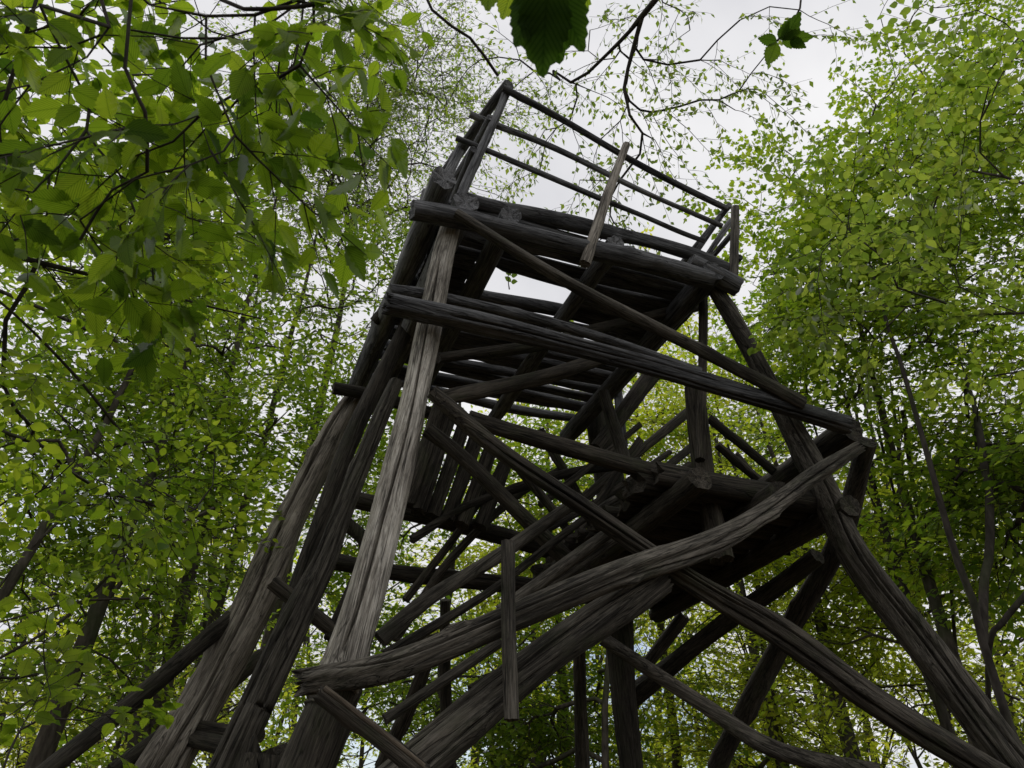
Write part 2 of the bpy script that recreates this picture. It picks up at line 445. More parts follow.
# --- landing half way up, on the right
L0 = at(836, 500, 'F', -0.02)
zl = L0[2]
def ldg(s, d, z=0.0): return L0 + E1 * s + E2 * d + UP * z
for s_ in (-1.0, -0.5, -0.02):
    log('joist', [ldg(s_, -0.12, -.09), ldg(s_, 2.1, -.09)], [.07, .06], MAT_DARK, landing, ragged=.1)
d = 0.0
while d < 2.0:
    r_ = 0.05 + 0.02 * rr.random(); d += r_
    log('floor_log', [ldg(-1.12 - .1 * rr.random(), d), ldg(.08 + .1 * rr.random(), d)], [r_, r_ * .95], MAT_DARK, landing, sides=12, rough=1.4, ragged=.6)
    d += r_ + 0.006 * rr.random()

# --- staircase from the heavy stringer log up to the landing, with its pole handrails
plog('stringer', [(660, 580), (590, 625), (517, 679), (409, 768), (330, 836)], None, MAT_GREY, staircase, 'F', 0.10, label='thickest stringer log with a blunt upper end', ws=[27, 34, 38, 43, 48], sides=112, ragged=.3, rough=1.3, crack=CR2)
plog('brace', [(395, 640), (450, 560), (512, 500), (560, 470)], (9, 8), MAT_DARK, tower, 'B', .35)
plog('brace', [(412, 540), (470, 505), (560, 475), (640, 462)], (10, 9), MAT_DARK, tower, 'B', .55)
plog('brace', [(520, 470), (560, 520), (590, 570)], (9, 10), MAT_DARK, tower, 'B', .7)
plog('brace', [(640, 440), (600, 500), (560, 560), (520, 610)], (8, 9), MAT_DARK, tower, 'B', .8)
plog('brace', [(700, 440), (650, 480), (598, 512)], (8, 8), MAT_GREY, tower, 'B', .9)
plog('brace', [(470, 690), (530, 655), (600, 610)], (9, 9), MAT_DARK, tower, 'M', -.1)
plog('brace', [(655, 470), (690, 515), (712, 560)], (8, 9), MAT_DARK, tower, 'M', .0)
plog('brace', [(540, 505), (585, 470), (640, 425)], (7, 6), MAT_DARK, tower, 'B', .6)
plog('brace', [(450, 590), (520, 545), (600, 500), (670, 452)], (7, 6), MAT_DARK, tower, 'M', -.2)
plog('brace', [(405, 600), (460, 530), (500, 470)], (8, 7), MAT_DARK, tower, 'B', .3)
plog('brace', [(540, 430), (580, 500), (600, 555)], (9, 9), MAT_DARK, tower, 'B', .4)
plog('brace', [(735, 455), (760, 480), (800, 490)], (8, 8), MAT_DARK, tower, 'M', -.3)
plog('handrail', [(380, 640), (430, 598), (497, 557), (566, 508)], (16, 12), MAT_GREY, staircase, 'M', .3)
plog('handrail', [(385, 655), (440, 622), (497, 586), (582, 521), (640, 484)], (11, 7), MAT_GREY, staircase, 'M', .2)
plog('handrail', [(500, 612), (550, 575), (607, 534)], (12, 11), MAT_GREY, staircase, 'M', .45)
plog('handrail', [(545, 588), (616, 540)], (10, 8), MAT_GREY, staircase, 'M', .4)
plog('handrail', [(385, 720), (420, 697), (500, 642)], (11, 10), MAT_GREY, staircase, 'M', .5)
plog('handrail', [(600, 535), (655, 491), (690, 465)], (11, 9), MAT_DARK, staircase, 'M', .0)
plog('baluster', [(508, 542), (509, 620), (512, 720)], (13, 15), MAT_GREY, staircase, 'F', .36, label='narrow squared upright board', square=.9, rough=.5, ragged=.1)

# --- rungs between the two left posts
for (xa, ya, xb, yb, w) in ((196, 726, 262, 737, 10), (190, 738, 225, 746, 14)):
    log('rung', [at(xa, ya, 'B', .05), at(xb, yb, 'B', .25)], [w * .5 * 5.4 / F] * 2, MAT_DARK, ladder, sides=12)
# ------------------------------------------------------------------ setting: ground, sky, sun, camera
def smooth_noise2(x, y, seed=0):
    v = 0
    r = np.random.default_rng(seed)
    for k in range(6):
        a, b, c = r.normal(size=2), r.random() * 6.28, 0.6 ** k
        v = v + c * np.sin((a[0] * x + a[1] * y) * (0.05 * 1.9 ** k) + b)
    return v

def build_ground():
    g = np.concatenate([-np.geomspace(1200, 8, 22), np.linspace(-7, 7, 29), np.geomspace(8, 1200, 22)])
    X, Y = np.meshgrid(g, g, indexing='ij')
    Z = 0.12 * smooth_noise2(X * 4, Y * 4, 3) * np.clip(np.hypot(X, Y - 4) / 8, 0.15, 1) - 0.03
    co = np.stack([X, Y, Z], -1).reshape(-1, 3); n = len(g)
    i = np.arange(n - 1)[:, None] * n; j = np.arange(n - 1)[None, :]
    q = np.stack([i + j, i + n + j, i + n + j + 1, i + j + 1], -1).reshape(-1, 4)
    m, nt, N, L = new_mat('forest_floor')
    tc = node(nt, 'ShaderNodeTexCoord')
    n1 = node(nt, 'ShaderNodeTexNoise'); n1.inputs['Scale'].default_value = 1.3; n1.inputs['Detail'].default_value = 8; L.new(tc.outputs['Object'], n1.inputs['Vector'])
    n2 = node(nt, 'ShaderNodeTexVoronoi'); n2.inputs['Scale'].default_value = 18; L.new(tc.outputs['Object'], n2.inputs['Vector'])
    r = ramp(nt, [(0.35, (0.035, 0.026, 0.018)), (0.55, (0.10, 0.07, 0.045)), (0.7, (0.06, 0.075, 0.025))]); L.new(n1.outputs['Fac'], r.inputs[0])
    c = mixc(nt, r.outputs[0], n2.outputs['Color'], 0.12, 'SOFT_LIGHT')
    b = node(nt, 'ShaderNodeBsdfPrincipled'); L.new(c, b.inputs['Base Color']); b.inputs['Roughness'].default_value = 0.95
    bp = node(nt, 'ShaderNodeBump'); bp.inputs['Distance'].default_value = 0.04; L.new(n2.outputs['Distance'], bp.inputs['Height']); L.new(bp.outputs[0], b.inputs['Normal'])
    o = node(nt, 'ShaderNodeOutputMaterial'); L.new(b.outputs[0], o.inputs[0])
    tag(link('ground', mesh_np('ground', co, q), m), 'brown leaf-strewn forest floor under the tower', None, None, 'structure')
build_ground()

world = bpy.data.worlds.new('World'); scene.world = world; world.use_nodes = True
nt = world.node_tree
for n in list(nt.nodes): nt.nodes.remove(n)
SUN_EL, SUN_AZ = math.radians(52), math.radians(-30)      # azimuth measured from +Y towards +X
sky = nt.nodes.new('ShaderNodeTexSky'); sky.sky_type = 'NISHITA'; sky.sun_disc = False
sky.sun_elevation = SUN_EL; sky.sun_rotation = SUN_AZ; sky.dust_density = 2.0
geo = nt.nodes.new('ShaderNodeTexCoord')
nz = nt.nodes.new('ShaderNodeTexNoise'); nz.inputs['Scale'].default_value = 2.3; nz.inputs['Detail'].default_value = 8; nz.inputs['Roughness'].default_value = 0.55
nt.links.new(geo.outputs['Generated'], nz.inputs['Vector'])
cover = ramp(nt, [(0.34, (0, 0, 0)), (0.46, (1, 1, 1))]); 
sepz = nt.nodes.new('ShaderNodeSeparateXYZ'); nt.links.new(geo.outputs['Generated'], sepz.inputs[0])
lift = nt.nodes.new('ShaderNodeMath'); lift.operation = 'MULTIPLY_ADD'; lift.inputs[1].default_value = 0.30
nt.links.new(sepz.outputs[2], lift.inputs[0]); 
nadd = nt.nodes.new('ShaderNodeMath'); nadd.operation = 'SUBTRACT'; nadd.inputs[1].default_value = 0.12; nt.links.new(nz.outputs['Fac'], nadd.inputs[0])
nt.links.new(nadd.outputs[0], lift.inputs[2]); nt.links.new(lift.outputs[0], cover.inputs[0])
nz2 = nt.nodes.new('ShaderNodeTexNoise'); nz2.inputs['Scale'].default_value = 3.7; nz2.inputs['Detail'].default_value = 6
nt.links.new(geo.outputs['Generated'], nz2.inputs['Vector'])
cloudc = ramp(nt, [(0.32, (6.2, 6.2, 6.5)), (0.68, (8.1, 8.05, 8.15))]); nt.links.new(nz2.outputs['Fac'], cloudc.inputs[0])
skyc = mixc(nt, sky.outputs[0], cloudc.outputs[0], cover.outputs[0])
bg = nt.nodes.new('ShaderNodeBackground'); bg.inputs['Strength'].default_value = 0.1
nt.links.new(skyc, bg.inputs['Color'])
wo = nt.nodes.new('ShaderNodeOutputWorld'); nt.links.new(bg.outputs[0], wo.inputs[0])

sd = bpy.data.lights.new('sun', 'SUN'); sd.energy = 1.2; sd.angle = math.radians(14); sd.color = (1.0, 0.96, 0.9)
so = bpy.data.objects.new('sun', sd); COL.objects.link(so)
tosun = Vector((math.sin(SUN_AZ) * math.cos(SUN_EL), math.cos(SUN_AZ) * math.cos(SUN_EL), math.sin(SUN_EL)))
so.rotation_mode = 'QUATERNION'; so.rotation_quaternion = tosun.to_track_quat('Z', 'Y'); so.location = (0, 0, 30)

cd = bpy.data.cameras.new('camera'); cam = bpy.data.objects.new('camera', cd); COL.objects.link(cam)
cd.sensor_width = 36; cd.lens = F / W * 36; cd.clip_start = 0.02; cd.clip_end = 3000
cam.location = CAM; cam.rotation_euler = (math.radians(90) + PITCH, 0, 0)
scene.camera = cam
cd.dof.use_dof = True; cd.dof.focus_distance = 6.0; cd.dof.aperture_fstop = 13.0
vs = scene.view_settings
vs.view_transform = 'Standard'; vs.look = 'None'; vs.exposure = 0.2; vs.gamma = 1.0; vs.use_curve_mapping = False
cy = scene.cycles
cy.max_bounces = 8; cy.diffuse_bounces = 4; cy.glossy_bounces = 2; cy.transmission_bounces = 4; cy.transparent_max_bounces = 4
cy.caustics_reflective = False; cy.caustics_refractive = False
cy.use_denoising = True
# ------------------------------------------------------------------ foliage
def leaf_material(name, hues, transl, veins=False, tr_mix=0.55):
    """Thin leaf: diffuse reflection plus light let through; hues = colour stops over the per-leaf tint."""
    m, nt, N, L = new_mat(name)
    at_ = node(nt, 'ShaderNodeAttribute', attribute_name='tint')
    r = ramp(nt, [(i / (len(hues) - 1), h) for i, h in enumerate(hues)]); L.new(at_.outputs['Fac'], r.inputs[0])
    r2 = ramp(nt, [(i / (len(transl) - 1), h) for i, h in enumerate(transl)]); L.new(at_.outputs['Fac'], r2.inputs[0])
    c1, c2 = r.outputs[0], r2.outputs[0]
    if veins:
        uv = node(nt, 'ShaderNodeUVMap')
        sx = node(nt, 'ShaderNodeSeparateXYZ'); L.new(uv.outputs[0], sx.inputs[0])
        ab = node(nt, 'ShaderNodeMath', operation='ABSOLUTE'); L.new(sx.outputs[0], ab.inputs[0])
        s1 = node(nt, 'ShaderNodeMath', operation='MULTIPLY_ADD'); L.new(ab.outputs[0], s1.inputs[0]); s1.inputs[1].default_value = -0.55; L.new(sx.outputs[1], s1.inputs[2])
        s2 = node(nt, 'ShaderNodeMath', operation='MULTIPLY'); L.new(s1.outputs[0], s2.inputs[0]); s2.inputs[1].default_value = 11.0
        s3 = node(nt, 'ShaderNodeMath', operation='FRACT'); L.new(s2.outputs[0], s3.inputs[0])
        s4 = node(nt, 'ShaderNodeMath', operation='PINGPONG'); L.new(s2.outputs[0], s4.inputs[0]); s4.inputs[1].default_value = 0.5
        rv = ramp(nt, [(0.0, (0.38, 0.46, 0.32)), (0.12, (0.7, 0.76, 0.66)), (0.34, (1, 1, 1))]); L.new(s4.outputs[0], rv.inputs[0])
        rm = ramp(nt, [(0.0, (0.5, 0.6, 0.45)), (0.07, (1, 1, 1))]); L.new(ab.outputs[0], rm.inputs[0])
        vv = mixc(nt, rv.outputs[0], rm.outputs[0], 1.0, 'MULTIPLY')
        c2 = mixc(nt, c2, vv, 0.95, 'MULTIPLY'); c1 = mixc(nt, c1, vv, 0.3, 'MULTIPLY')
    d = node(nt, 'ShaderNodeBsdfDiffuse'); L.new(c1, d.inputs['Color'])
    t = node(nt, 'ShaderNodeBsdfTranslucent'); L.new(c2, t.inputs['Color'])
    a = node(nt, 'ShaderNodeAddShader'); L.new(d.outputs[0], a.inputs[0]); L.new(t.outputs[0], a.inputs[1])
    g = node(nt, 'ShaderNodeBsdfGlossy'); g.inputs['Roughness'].default_value = 0.42; g.inputs['Color'].default_value = (1, 1, 1, 1)
    fr = node(nt, 'ShaderNodeFresnel'); fr.inputs['IOR'].default_value = 1.33
    fm = node(nt, 'ShaderNodeMath', operation='MULTIPLY'); L.new(fr.outputs[0], fm.inputs[0]); fm.inputs[1].default_value = 0.10
    x = node(nt, 'ShaderNodeMixShader'); L.new(fm.outputs[0], x.inputs[0]); L.new(a.outputs[0], x.inputs[1]); L.new(g.outputs[0], x.inputs[2])
    o = node(nt, 'ShaderNodeOutputMaterial'); L.new(x.outputs[0], o.inputs[0])
    return m

def bark_material(name, c0, c1, moss):
    m, nt, N, L = new_mat(name)
    tc = node(nt, 'ShaderNodeTexCoord')
    mp = node(nt, 'ShaderNodeMapping'); mp.inputs['Scale'].default_value = (1, 1, 0.3); L.new(tc.outputs['Object'], mp.inputs['Vector'])
    n1 = node(nt, 'ShaderNodeTexNoise'); n1.inputs['Scale'].default_value = 22; n1.inputs['Detail'].default_value = 7; L.new(mp.outputs[0], n1.inputs['Vector'])
    n2 = node(nt, 'ShaderNodeTexNoise'); n2.inputs['Scale'].default_value = 2.2; n2.inputs['Detail'].default_value = 5; L.new(tc.outputs['Object'], n2.inputs['Vector'])
    r = ramp(nt, [(0.3, c0), (0.7, c1)]); L.new(n1.outputs['Fac'], r.inputs[0])
    r2 = ramp(nt, [(0.48, (0, 0, 0)), (0.66, (moss, moss, moss))]); L.new(n2.outputs['Fac'], r2.inputs[0])
    c = mixc(nt, r.outputs[0], (0.045, 0.062, 0.02), r2.outputs[0])
    b = node(nt, 'ShaderNodeBsdfPrincipled'); L.new(c, b.inputs['Base Color']); b.inputs['Roughness'].default_value = 0.9; b.inputs['Specular IOR Level'].default_value = 0.2
    bp = node(nt, 'ShaderNodeBump'); bp.inputs['Distance'].default_value = 0.015; bp.inputs['Strength'].default_value = 0.8
    L.new(n1.outputs['Fac'], bp.inputs['Height']); L.new(bp.outputs[0], b.inputs['Normal'])
    o = node(nt, 'ShaderNodeOutputMaterial'); L.new(b.outputs[0], o.inputs[0])
    return m

BARK = bark_material('tree_bark', (0.035, 0.029, 0.023), (0.115, 0.098, 0.08), 0.5)
BARK_DARK = bark_material('dark_bark', (0.022, 0.018, 0.015), (0.07, 0.06, 0.05), 0.35)
LEAF_NEAR = leaf_material('broad_leaf', [(0.020, 0.040, 0.008), (0.055, 0.083, 0.012), (0.08, 0.105, 0.014)],
                          [(0.045, 0.095, 0.008), (0.19, 0.29, 0.014), (0.38, 0.48, 0.026)], veins=True)
LEAF_GREEN = leaf_material('green_leaf', [(0.030, 0.060, 0.009), (0.06, 0.092, 0.012), (0.085, 0.11, 0.015)],
                           [(0.085, 0.165, 0.010), (0.18, 0.275, 0.013), (0.35, 0.43, 0.026)])
LEAF_YELLOW = leaf_material('yellow_green_leaf', [(0.05, 0.075, 0.012), (0.085, 0.10, 0.015), (0.115, 0.115, 0.02)],
                            [(0.24, 0.34, 0.02), (0.40, 0.47, 0.026), (0.60, 0.58, 0.05)])
LEAF_OLIVE = leaf_material('olive_leaf', [(0.035, 0.050, 0.016), (0.055, 0.066, 0.02), (0.085, 0.085, 0.026)],
                           [(0.11, 0.18, 0.022), (0.21, 0.31, 0.03), (0.36, 0.43, 0.05)])

# leaf shapes: x across (-1..1 * half width), y along 0..1
def leaf_shape(kind):
    if kind == 'small':
        t = np.array([0, .38, 1.0]); w = np.array([0, .30, 0])
        V = [(0, 0, 0), (-.27, .42, .07), (.27, .42, .07), (0, 1, -.05)]
        Q = [(0, 2, 3, 1)]
        return np.array(V, float), np.array([(0, 2, 3), (0, 3, 1)]), 3
    if kind == 'maple':
        V = [(0, 0, 0), (-.30, .06, .03), (-.5, .42, .06), (-.22, .45, .03), (-.16, .75, .02), (0, 1, -.06), (.16, .75, .02), (.22, .45, .03), (.5, .42, .06), (.30, .06, .03)]
        return np.array(V, float), np.array([(0, 2, 1), (0, 3, 2), (0, 5, 4), (0, 4, 3), (0, 6, 5), (0, 7, 6), (0, 8, 7), (0, 9, 8)]), 3
    if kind == 'mid':
        V = [(0, 0, 0), (-.24, .22, .05), (-.33, .5, .07), (-.2, .8, .03), (0, 1, -.1), (.2, .8, .03), (.33, .5, .07), (.24, .22, .05), (0, .5, 0)]
        return np.array(V, float), np.array([(0, 8, 2, 1), (8, 4, 3, 2), (0, 7, 6, 8), (8, 6, 5, 4)]), 4
    # 'near': serrated blade folded along its midrib
    n = 17
    V, Fq = [], []
    for i in range(n):
        t = i / (n - 1)
        w = 0.33 * (math.sin(PI * t ** 0.80) ** 0.85) * (1 - 0.25 * t) if 0 < t < 1 else 0.004
        if 0 < i < n - 1: w *= 1.07 if i % 2 else 0.93
        droop = -0.16 * t ** 2.2
        yy = t + (0.02 if i % 2 else -0.01)
        cup = 0.05 + 0.02 * math.sin(i * 2.2)
        V += [(-w, yy, droop + cup * w * 4 - .0), (-w * .5, t, droop + cup * w * 1.2), (0, t, droop), (w * .5, t, droop + cup * w * 1.2), (w, yy, droop + cup * w * 4)]
    for i in range(n - 1):
        a = i * 5
        for k in range(4):
            Fq.append((a + k, a + k + 1, a + 6 + k, a + 5 + k))
    return np.array(V, float), np.array(Fq), 4
SHAPES = {k: leaf_shape(k) for k in ('small', 'maple', 'mid', 'near')}

class Leaves:
    def __init__(s): s.p, s.d, s.n, s.s, s.t = [], [], [], [], []
    def add(s, p, d, n, size, tint):
        s.p.append(p); s.d.append(d); s.n.append(n); s.s.append(size); s.t.append(tint)
    def mesh(s, kind, base):
        p = np.vstack(s.p) - base; d = np.vstack(s.d); n = np.vstack(s.n); sz = np.concatenate(s.s); t = np.concatenate(s.t)
        d /= np.linalg.norm(d, axis=1)[:, None] + 1e-9
        x = np.cross(d, n); x /= np.linalg.norm(x, axis=1)[:, None] + 1e-9
        n = np.cross(x, d)
        V, Fc, k = SHAPES[kind]
        co = p[:, None, :] + sz[:, None, None] * (x[:, None, :] * V[None, :, 0:1] + d[:, None, :] * V[None, :, 1:2] + n[:, None, :] * V[None, :, 2:3])
        idx = (np.arange(len(p)) * len(V))[:, None, None] + Fc[None]
        idx = idx.reshape(-1, k)
        uv = np.tile(np.stack([V[:, 0] / .36, V[:, 1]], 1), (len(p), 1)) if kind == 'near' else None
        return mesh_np('crown', co.reshape(-1, 3), idx if k == 4 else None, idx if k == 3 else None, uv=uv, attr=np.repeat(t, len(V)), smooth=(kind == 'near'))

class Tubes:
    def __init__(s): s.co, s.q, s.n = [], [], 0
    def add(s, P, R, sides=6, cap=True):
        P = np.asarray(P, float)
        if len(P) < 2: return
        T, X, Y = frames(P)
        a = np.linspace(0, 2 * PI, sides, endpoint=False)
        ring = P[:, None, :] + (X[:, None, :] * np.cos(a)[None, :, None] + Y[:, None, :] * np.sin(a)[None, :, None]) * np.asarray(R)[:, None, None]
        m = len(P)
        i = s.n + np.arange(m - 1)[:, None] * sides; j = np.arange(sides)[None, :]; j2 = (j + 1) % sides
        s.q.append(np.stack([i + j, i + j2, i + sides + j2, i + sides + j], -1).reshape(-1, 4))
        s.co.append(ring.reshape(-1, 3)); s.n += m * sides
    def raw(s, co, q):
        s.q.append(q + s.n); s.co.append(co); s.n += len(co)
    def mesh(s, base):
        return mesh_np('trunk', np.vstack(s.co) - base, np.vstack(s.q))

# ---- spray templates: a leafy shoot, local y outward, z up
def make_spray(rg, leaf, L=0.8, side=0.5, gap=0.8, flat=0.35, droop=0.15):
    lv = Leaves(); tb = Tubes()
    def shoot(p0, dirv, length, lev):
        n = max(3, int(length / 0.09))
        pts = [p0]; dv = dirv / np.linalg.norm(dirv)
        for i in range(n):
            dv = dv + rg.normal(size=3) * 0.13 * np.array([1, 1, .5]) + np.array([0, 0, -droop * 0.12]); dv /= np.linalg.norm(dv)
            pts.append(pts[-1] + dv * length / n)
        pts = np.array(pts)
        tb.add(pts, np.linspace(0.0045 if lev == 0 else 0.0026, 0.0012, len(pts)), 3)
        cum = np.linspace(0, 1, len(pts))
        if lev == 0 and side > 0:
            t = 0.12; sg = 1
            while t < 0.93:
                i = t * n; k = min(int(i), n - 1); p = pts[k] + (pts[k + 1] - pts[k]) * (i - k)
                dd = pts[k + 1] - pts[k]; dd /= np.linalg.norm(dd)
                perp = np.array([dd[1], -dd[0], 0]) * sg
                shoot(p, dd * 0.75 + perp * 0.75 + np.array([0, 0, .12 * rg.normal()]), side * length * (1.05 - t) * (0.7 + 0.6 * rg.random()) + .05, 1)
                t += 0.11 + 0.09 * rg.random(); sg = -sg
        m = max(2, int(length / (leaf * gap)))
        t = (np.arange(m) + 0.3 + rg.random(m) * .5) / m
        if lev == 0: t = t[t > .25]
        m = len(t)
        if m == 0: return
        i = np.minimum((t * n).astype(int), n - 1); p = pts[i] + (pts[i + 1] - pts[i]) * (t * n - i)[:, None]
        dd = pts[i + 1] - pts[i]; dd /= np.linalg.norm(dd, axis=1)[:, None]
        sg = np.where(np.arange(m) % 2 == 0, 1, -1)[:, None]
        perp = np.stack([dd[:, 1], -dd[:, 0], np.zeros(m)], 1) * sg
        ld = dd * 0.6 + perp * 0.75 + rg.normal(size=(m, 3)) * .22 + np.array([0, 0, -droop])
        nn = np.array([[0, 0, 1.0]]) + rg.normal(size=(m, 3)) * flat
        lv.add(p + ld * 0.12 * leaf, ld, nn, leaf * (0.65 + 0.6 * rg.random(m)), rg.random(m))
    shoot(np.zeros(3), np.array([0, 1, 0.0]), L, 0)
    return dict(p=np.vstack(lv.p), d=np.vstack(lv.d), n=np.vstack(lv.n), s=np.concatenate(lv.s), t=np.concatenate(lv.t),
                co=np.vstack(tb.co), q=np.vstack(tb.q))

def spray_set(seed, n=10, **kw):
    rg = np.random.default_rng(seed)
    return [make_spray(rg, **kw) for _ in range(n)]

def rot_to(y, roll, rg):
    y = y / (np.linalg.norm(y) + 1e-9)
    x = np.cross(y, UP); 
    if np.linalg.norm(x) < 1e-3: x = np.array([1.0, 0, 0])
    x /= np.linalg.norm(x); z = np.cross(x, y)
    c, s = math.cos(roll), math.sin(roll)
    x2 = x * c + z * s; z2 = np.cross(x2, y)
    return np.stack([x2, y, z2], 1)      # columns

TOPSKY = None
def in_clearing(p):
    """The gap in the canopy above and in front of the tower (a leaning shaft of open air)."""
    c = np.array([1.5, 5.3, 8.0]); ax = np.array([0.26, 0.55, 0.80]); ax /= np.linalg.norm(ax)
    v = p - c; h = np.dot(v, ax)
    if h < -2.5: return False
    w = v - ax * h
    return np.linalg.norm(w / np.array([1.55, 1.6, 1.6])) < 1.0 + 0.14 * h

def tree(name, label, cat, trunk, r0, blobs=(), n=0, pts=None, sprays=None, leaf_kind='small', leaf_mat=None, bark=None, group=None,
         scale=(0.8, 1.25), first=0.35, outward=0.6, tint=(0, 1), seed=1, tip=0.006, limbs=(), limb_r=None, extra=(), clear=True, droop=0.0, roll=0.3, r1=None, noise=0.0, sides=10, bare=0, reps=2):
    """Trunk path, limbs grown to crown points, a leafy shoot at every crown point. Returns the top-level Empty."""
    rg = np.random.default_rng(seed)
    trunk = [np.asarray(p, float) for p in trunk]
    base = trunk[0].copy()
    T, _ = catmull(trunk, np.ones(len(trunk)), 0.35)
    T = T + np.cumsum(rg.normal(size=T.shape) * 0.012, 0) * np.array([1, 1, 0])
    nodes = [p for p in T]; par = [-1] + list(range(len(T) - 1))
    main = list(range(len(T)))
    branches = []; thick = {}
    cum0 = np.linspace(0, 1, len(T))
    elig = [i for i in main if cum0[i] >= first]
    for lp in limbs:                    # hand-laid limbs: first point snaps to the trunk
        P, _ = catmull(lp, np.ones(len(lp)), 0.25)
        P = P + np.cumsum(rg.normal(size=P.shape) * 0.010, 0)
        k = int(np.argmin([np.linalg.norm(nodes[i] - P[0]) for i in range(len(nodes))]))
        br = [k]
        for p in P[(0 if np.linalg.norm(nodes[k] - P[0]) > .3 else 1):]:
            nodes.append(p); par.append(br[-1]); br.append(len(nodes) - 1); elig.append(len(nodes) - 1)
        if limb_r: thick[len(branches)] = limb_r[len(branches)] if isinstance(limb_r, tuple) else limb_r
        branches.append(br)
    C = []
    if pts is not None: C += [np.asarray(p, float) for p in pts]
    if n:
        wts = np.array([b[2] if len(b) > 2 else 1.0 for b in blobs]); wts = wts / wts.sum()
        tries = 0
        while len(C) < n and tries < n * 30:
            tries += 1
            b = blobs[rg.choice(len(blobs), p=wts)]
            u = rg.normal(size=3); u /= np.linalg.norm(u)
            p = np.asarray(b[0]) + np.asarray(b[1]) * u * (0.25 + 0.75 * rg.random() ** 0.45)
            if clear and in_clearing(p): continue
            if p[2] < 0.6: continue
            if noise and (math.sin(p[0] * 1.7 + seed) + math.sin(p[1] * 1.9 + seed * 2) + math.sin(p[2] * 2.1 + seed * 3)) < noise * (2 * rg.random() - .6): continue
            C.append(p)
    NA = np.array(nodes)
    C.sort(key=lambda p: np.min(np.linalg.norm(NA[elig] - p, axis=1)))
    tips = []
    arr = [nodes[i] for i in elig]; ids = list(elig); pl = [0.0] * len(ids)
    for p in C:
        A = np.array(arr)
        dist = np.linalg.norm(A - p, axis=1)
        pen = np.where(A[:, 2] > p[2] + 0.2, 0.5 * (A[:, 2] - p[2]), 0)
        k = int(np.argmin(dist + 0.3 * np.array(pl) + pen)); a = A[k]; i0 = ids[k]
        pd = nodes[i0] - nodes[par[i0]] if par[i0] >= 0 else UP * .1
        pd = pd / (np.linalg.norm(pd) + 1e-9)
        L = dist[k]
        out = p - a
        ctrl = a + pd * L * 0.28 + out * 0.22 + UP * L * 0.08 + rg.normal(size=3) * L * 0.06
        m = max(2, int(L / 0.28) + 1)
        t = np.linspace(0, 1, m + 1)[1:, None]
        B = (1 - t) ** 2 * a + 2 * t * (1 - t) * ctrl + t ** 2 * p
        B[:-1] += rg.normal(size=B[:-1].shape) * min(0.05, 0.03 * L)
        br = [i0]
        for q in B:
            nodes.append(q); par.append(br[-1]); br.append(len(nodes) - 1)
            arr.append(q); ids.append(len(nodes) - 1); pl.append(pl[k] + np.linalg.norm(q - a))
        branches.append(br); tips.append(br[-1])
    cnt = np.zeros(len(nodes)); 
    for t_ in tips: cnt[t_] += 1
    for i in range(len(nodes) - 1, 0, -1): cnt[par[i]] += cnt[i]
    tb = Tubes()
    r1 = r1 if r1 is not None else 0.012
    tr = np.linspace(r0, r1, len(T)) ; tr[0] *= 1.25
    tb.add(T, tr, sides)
    for bi, br in enumerate(branches):
        P = np.array([nodes[i] for i in br])
        R = tip * np.maximum(cnt[br], 0.7) ** 0.47
        R[0] = R[1] * 1.1
        R = np.minimum(R, r0 * 0.75)
        if bi in thick: R = np.maximum(R, np.linspace(thick[bi], thick[bi] * .25, len(R)))
        tb.add(P, R, 6 if R[0] > .02 else 4)
    lv = Leaves()
    for c_, t_ in enumerate(tips):
        i = t_; p = nodes[i]; d = p - nodes[par[par[i]]] if par[par[i]] >= 0 else p - nodes[par[i]]
        d = d / (np.linalg.norm(d) + 1e-9)
        for rep in range(reps if sprays is not None else 0):
            sp = sprays[rg.integers(len(sprays))]
            hz = rg.normal(size=3); hz[2] *= .3
            y = d * outward + hz * (0.35 if rep == 0 else 0.8) + np.array([0, 0, -droop])
            if rep == 1: p = nodes[par[i]]
            M = rot_to(y, rg.normal() * roll, rg)
            s = scale[0] + (scale[1] - scale[0]) * rg.random()
            pp = sp['p'] @ M.T * s + p
            tt = np.clip(tint[0] + (tint[1] - tint[0]) * (sp['t'] * .65 + .35 * rg.random()), 0, 1)
            keep = np.ones(len(pp), bool) if bare == 0 else rg.random(len(pp)) > bare
            lv.add(pp[keep], (sp['d'] @ M.T)[keep], (sp['n'] @ M.T)[keep], sp['s'][keep] * (0.55 + .45 * s), tt[keep])
            tb.raw(sp['co'] @ M.T * s + p, sp['q'])
    for e in extra:                     # single leaves read off the photograph: base, tip, tint; and the twig that carries them
        if len(e) == 3:
            b_, t_ = np.asarray(e[0]), np.asarray(e[1]); d_ = t_ - b_
            nn = np.cross(np.cross(d_, CAM - b_), d_); nn = nn / np.linalg.norm(nn) * -1 + rg.normal(size=3) * .2 + UP * .3
            lv.add(b_[None], d_[None], nn[None], np.array([np.linalg.norm(d_)]), np.array([e[2]]))
        else:
            P_, _ = catmull(e[0], np.ones(len(e[0])), .08)
            tb.add(P_, np.linspace(e[1] * 1.4, e[1], len(P_)), 5)
    root = empty(name, base)
    tag(root, label, cat, group)
    link('trunk', tb.mesh(base), bark or BARK, root)
    if lv.p:
        link('crown', lv.mesh(leaf_kind, base), leaf_mat, root)
    STAT.append((name, sum(len(x) for x in lv.p)))
    return root
STAT = []

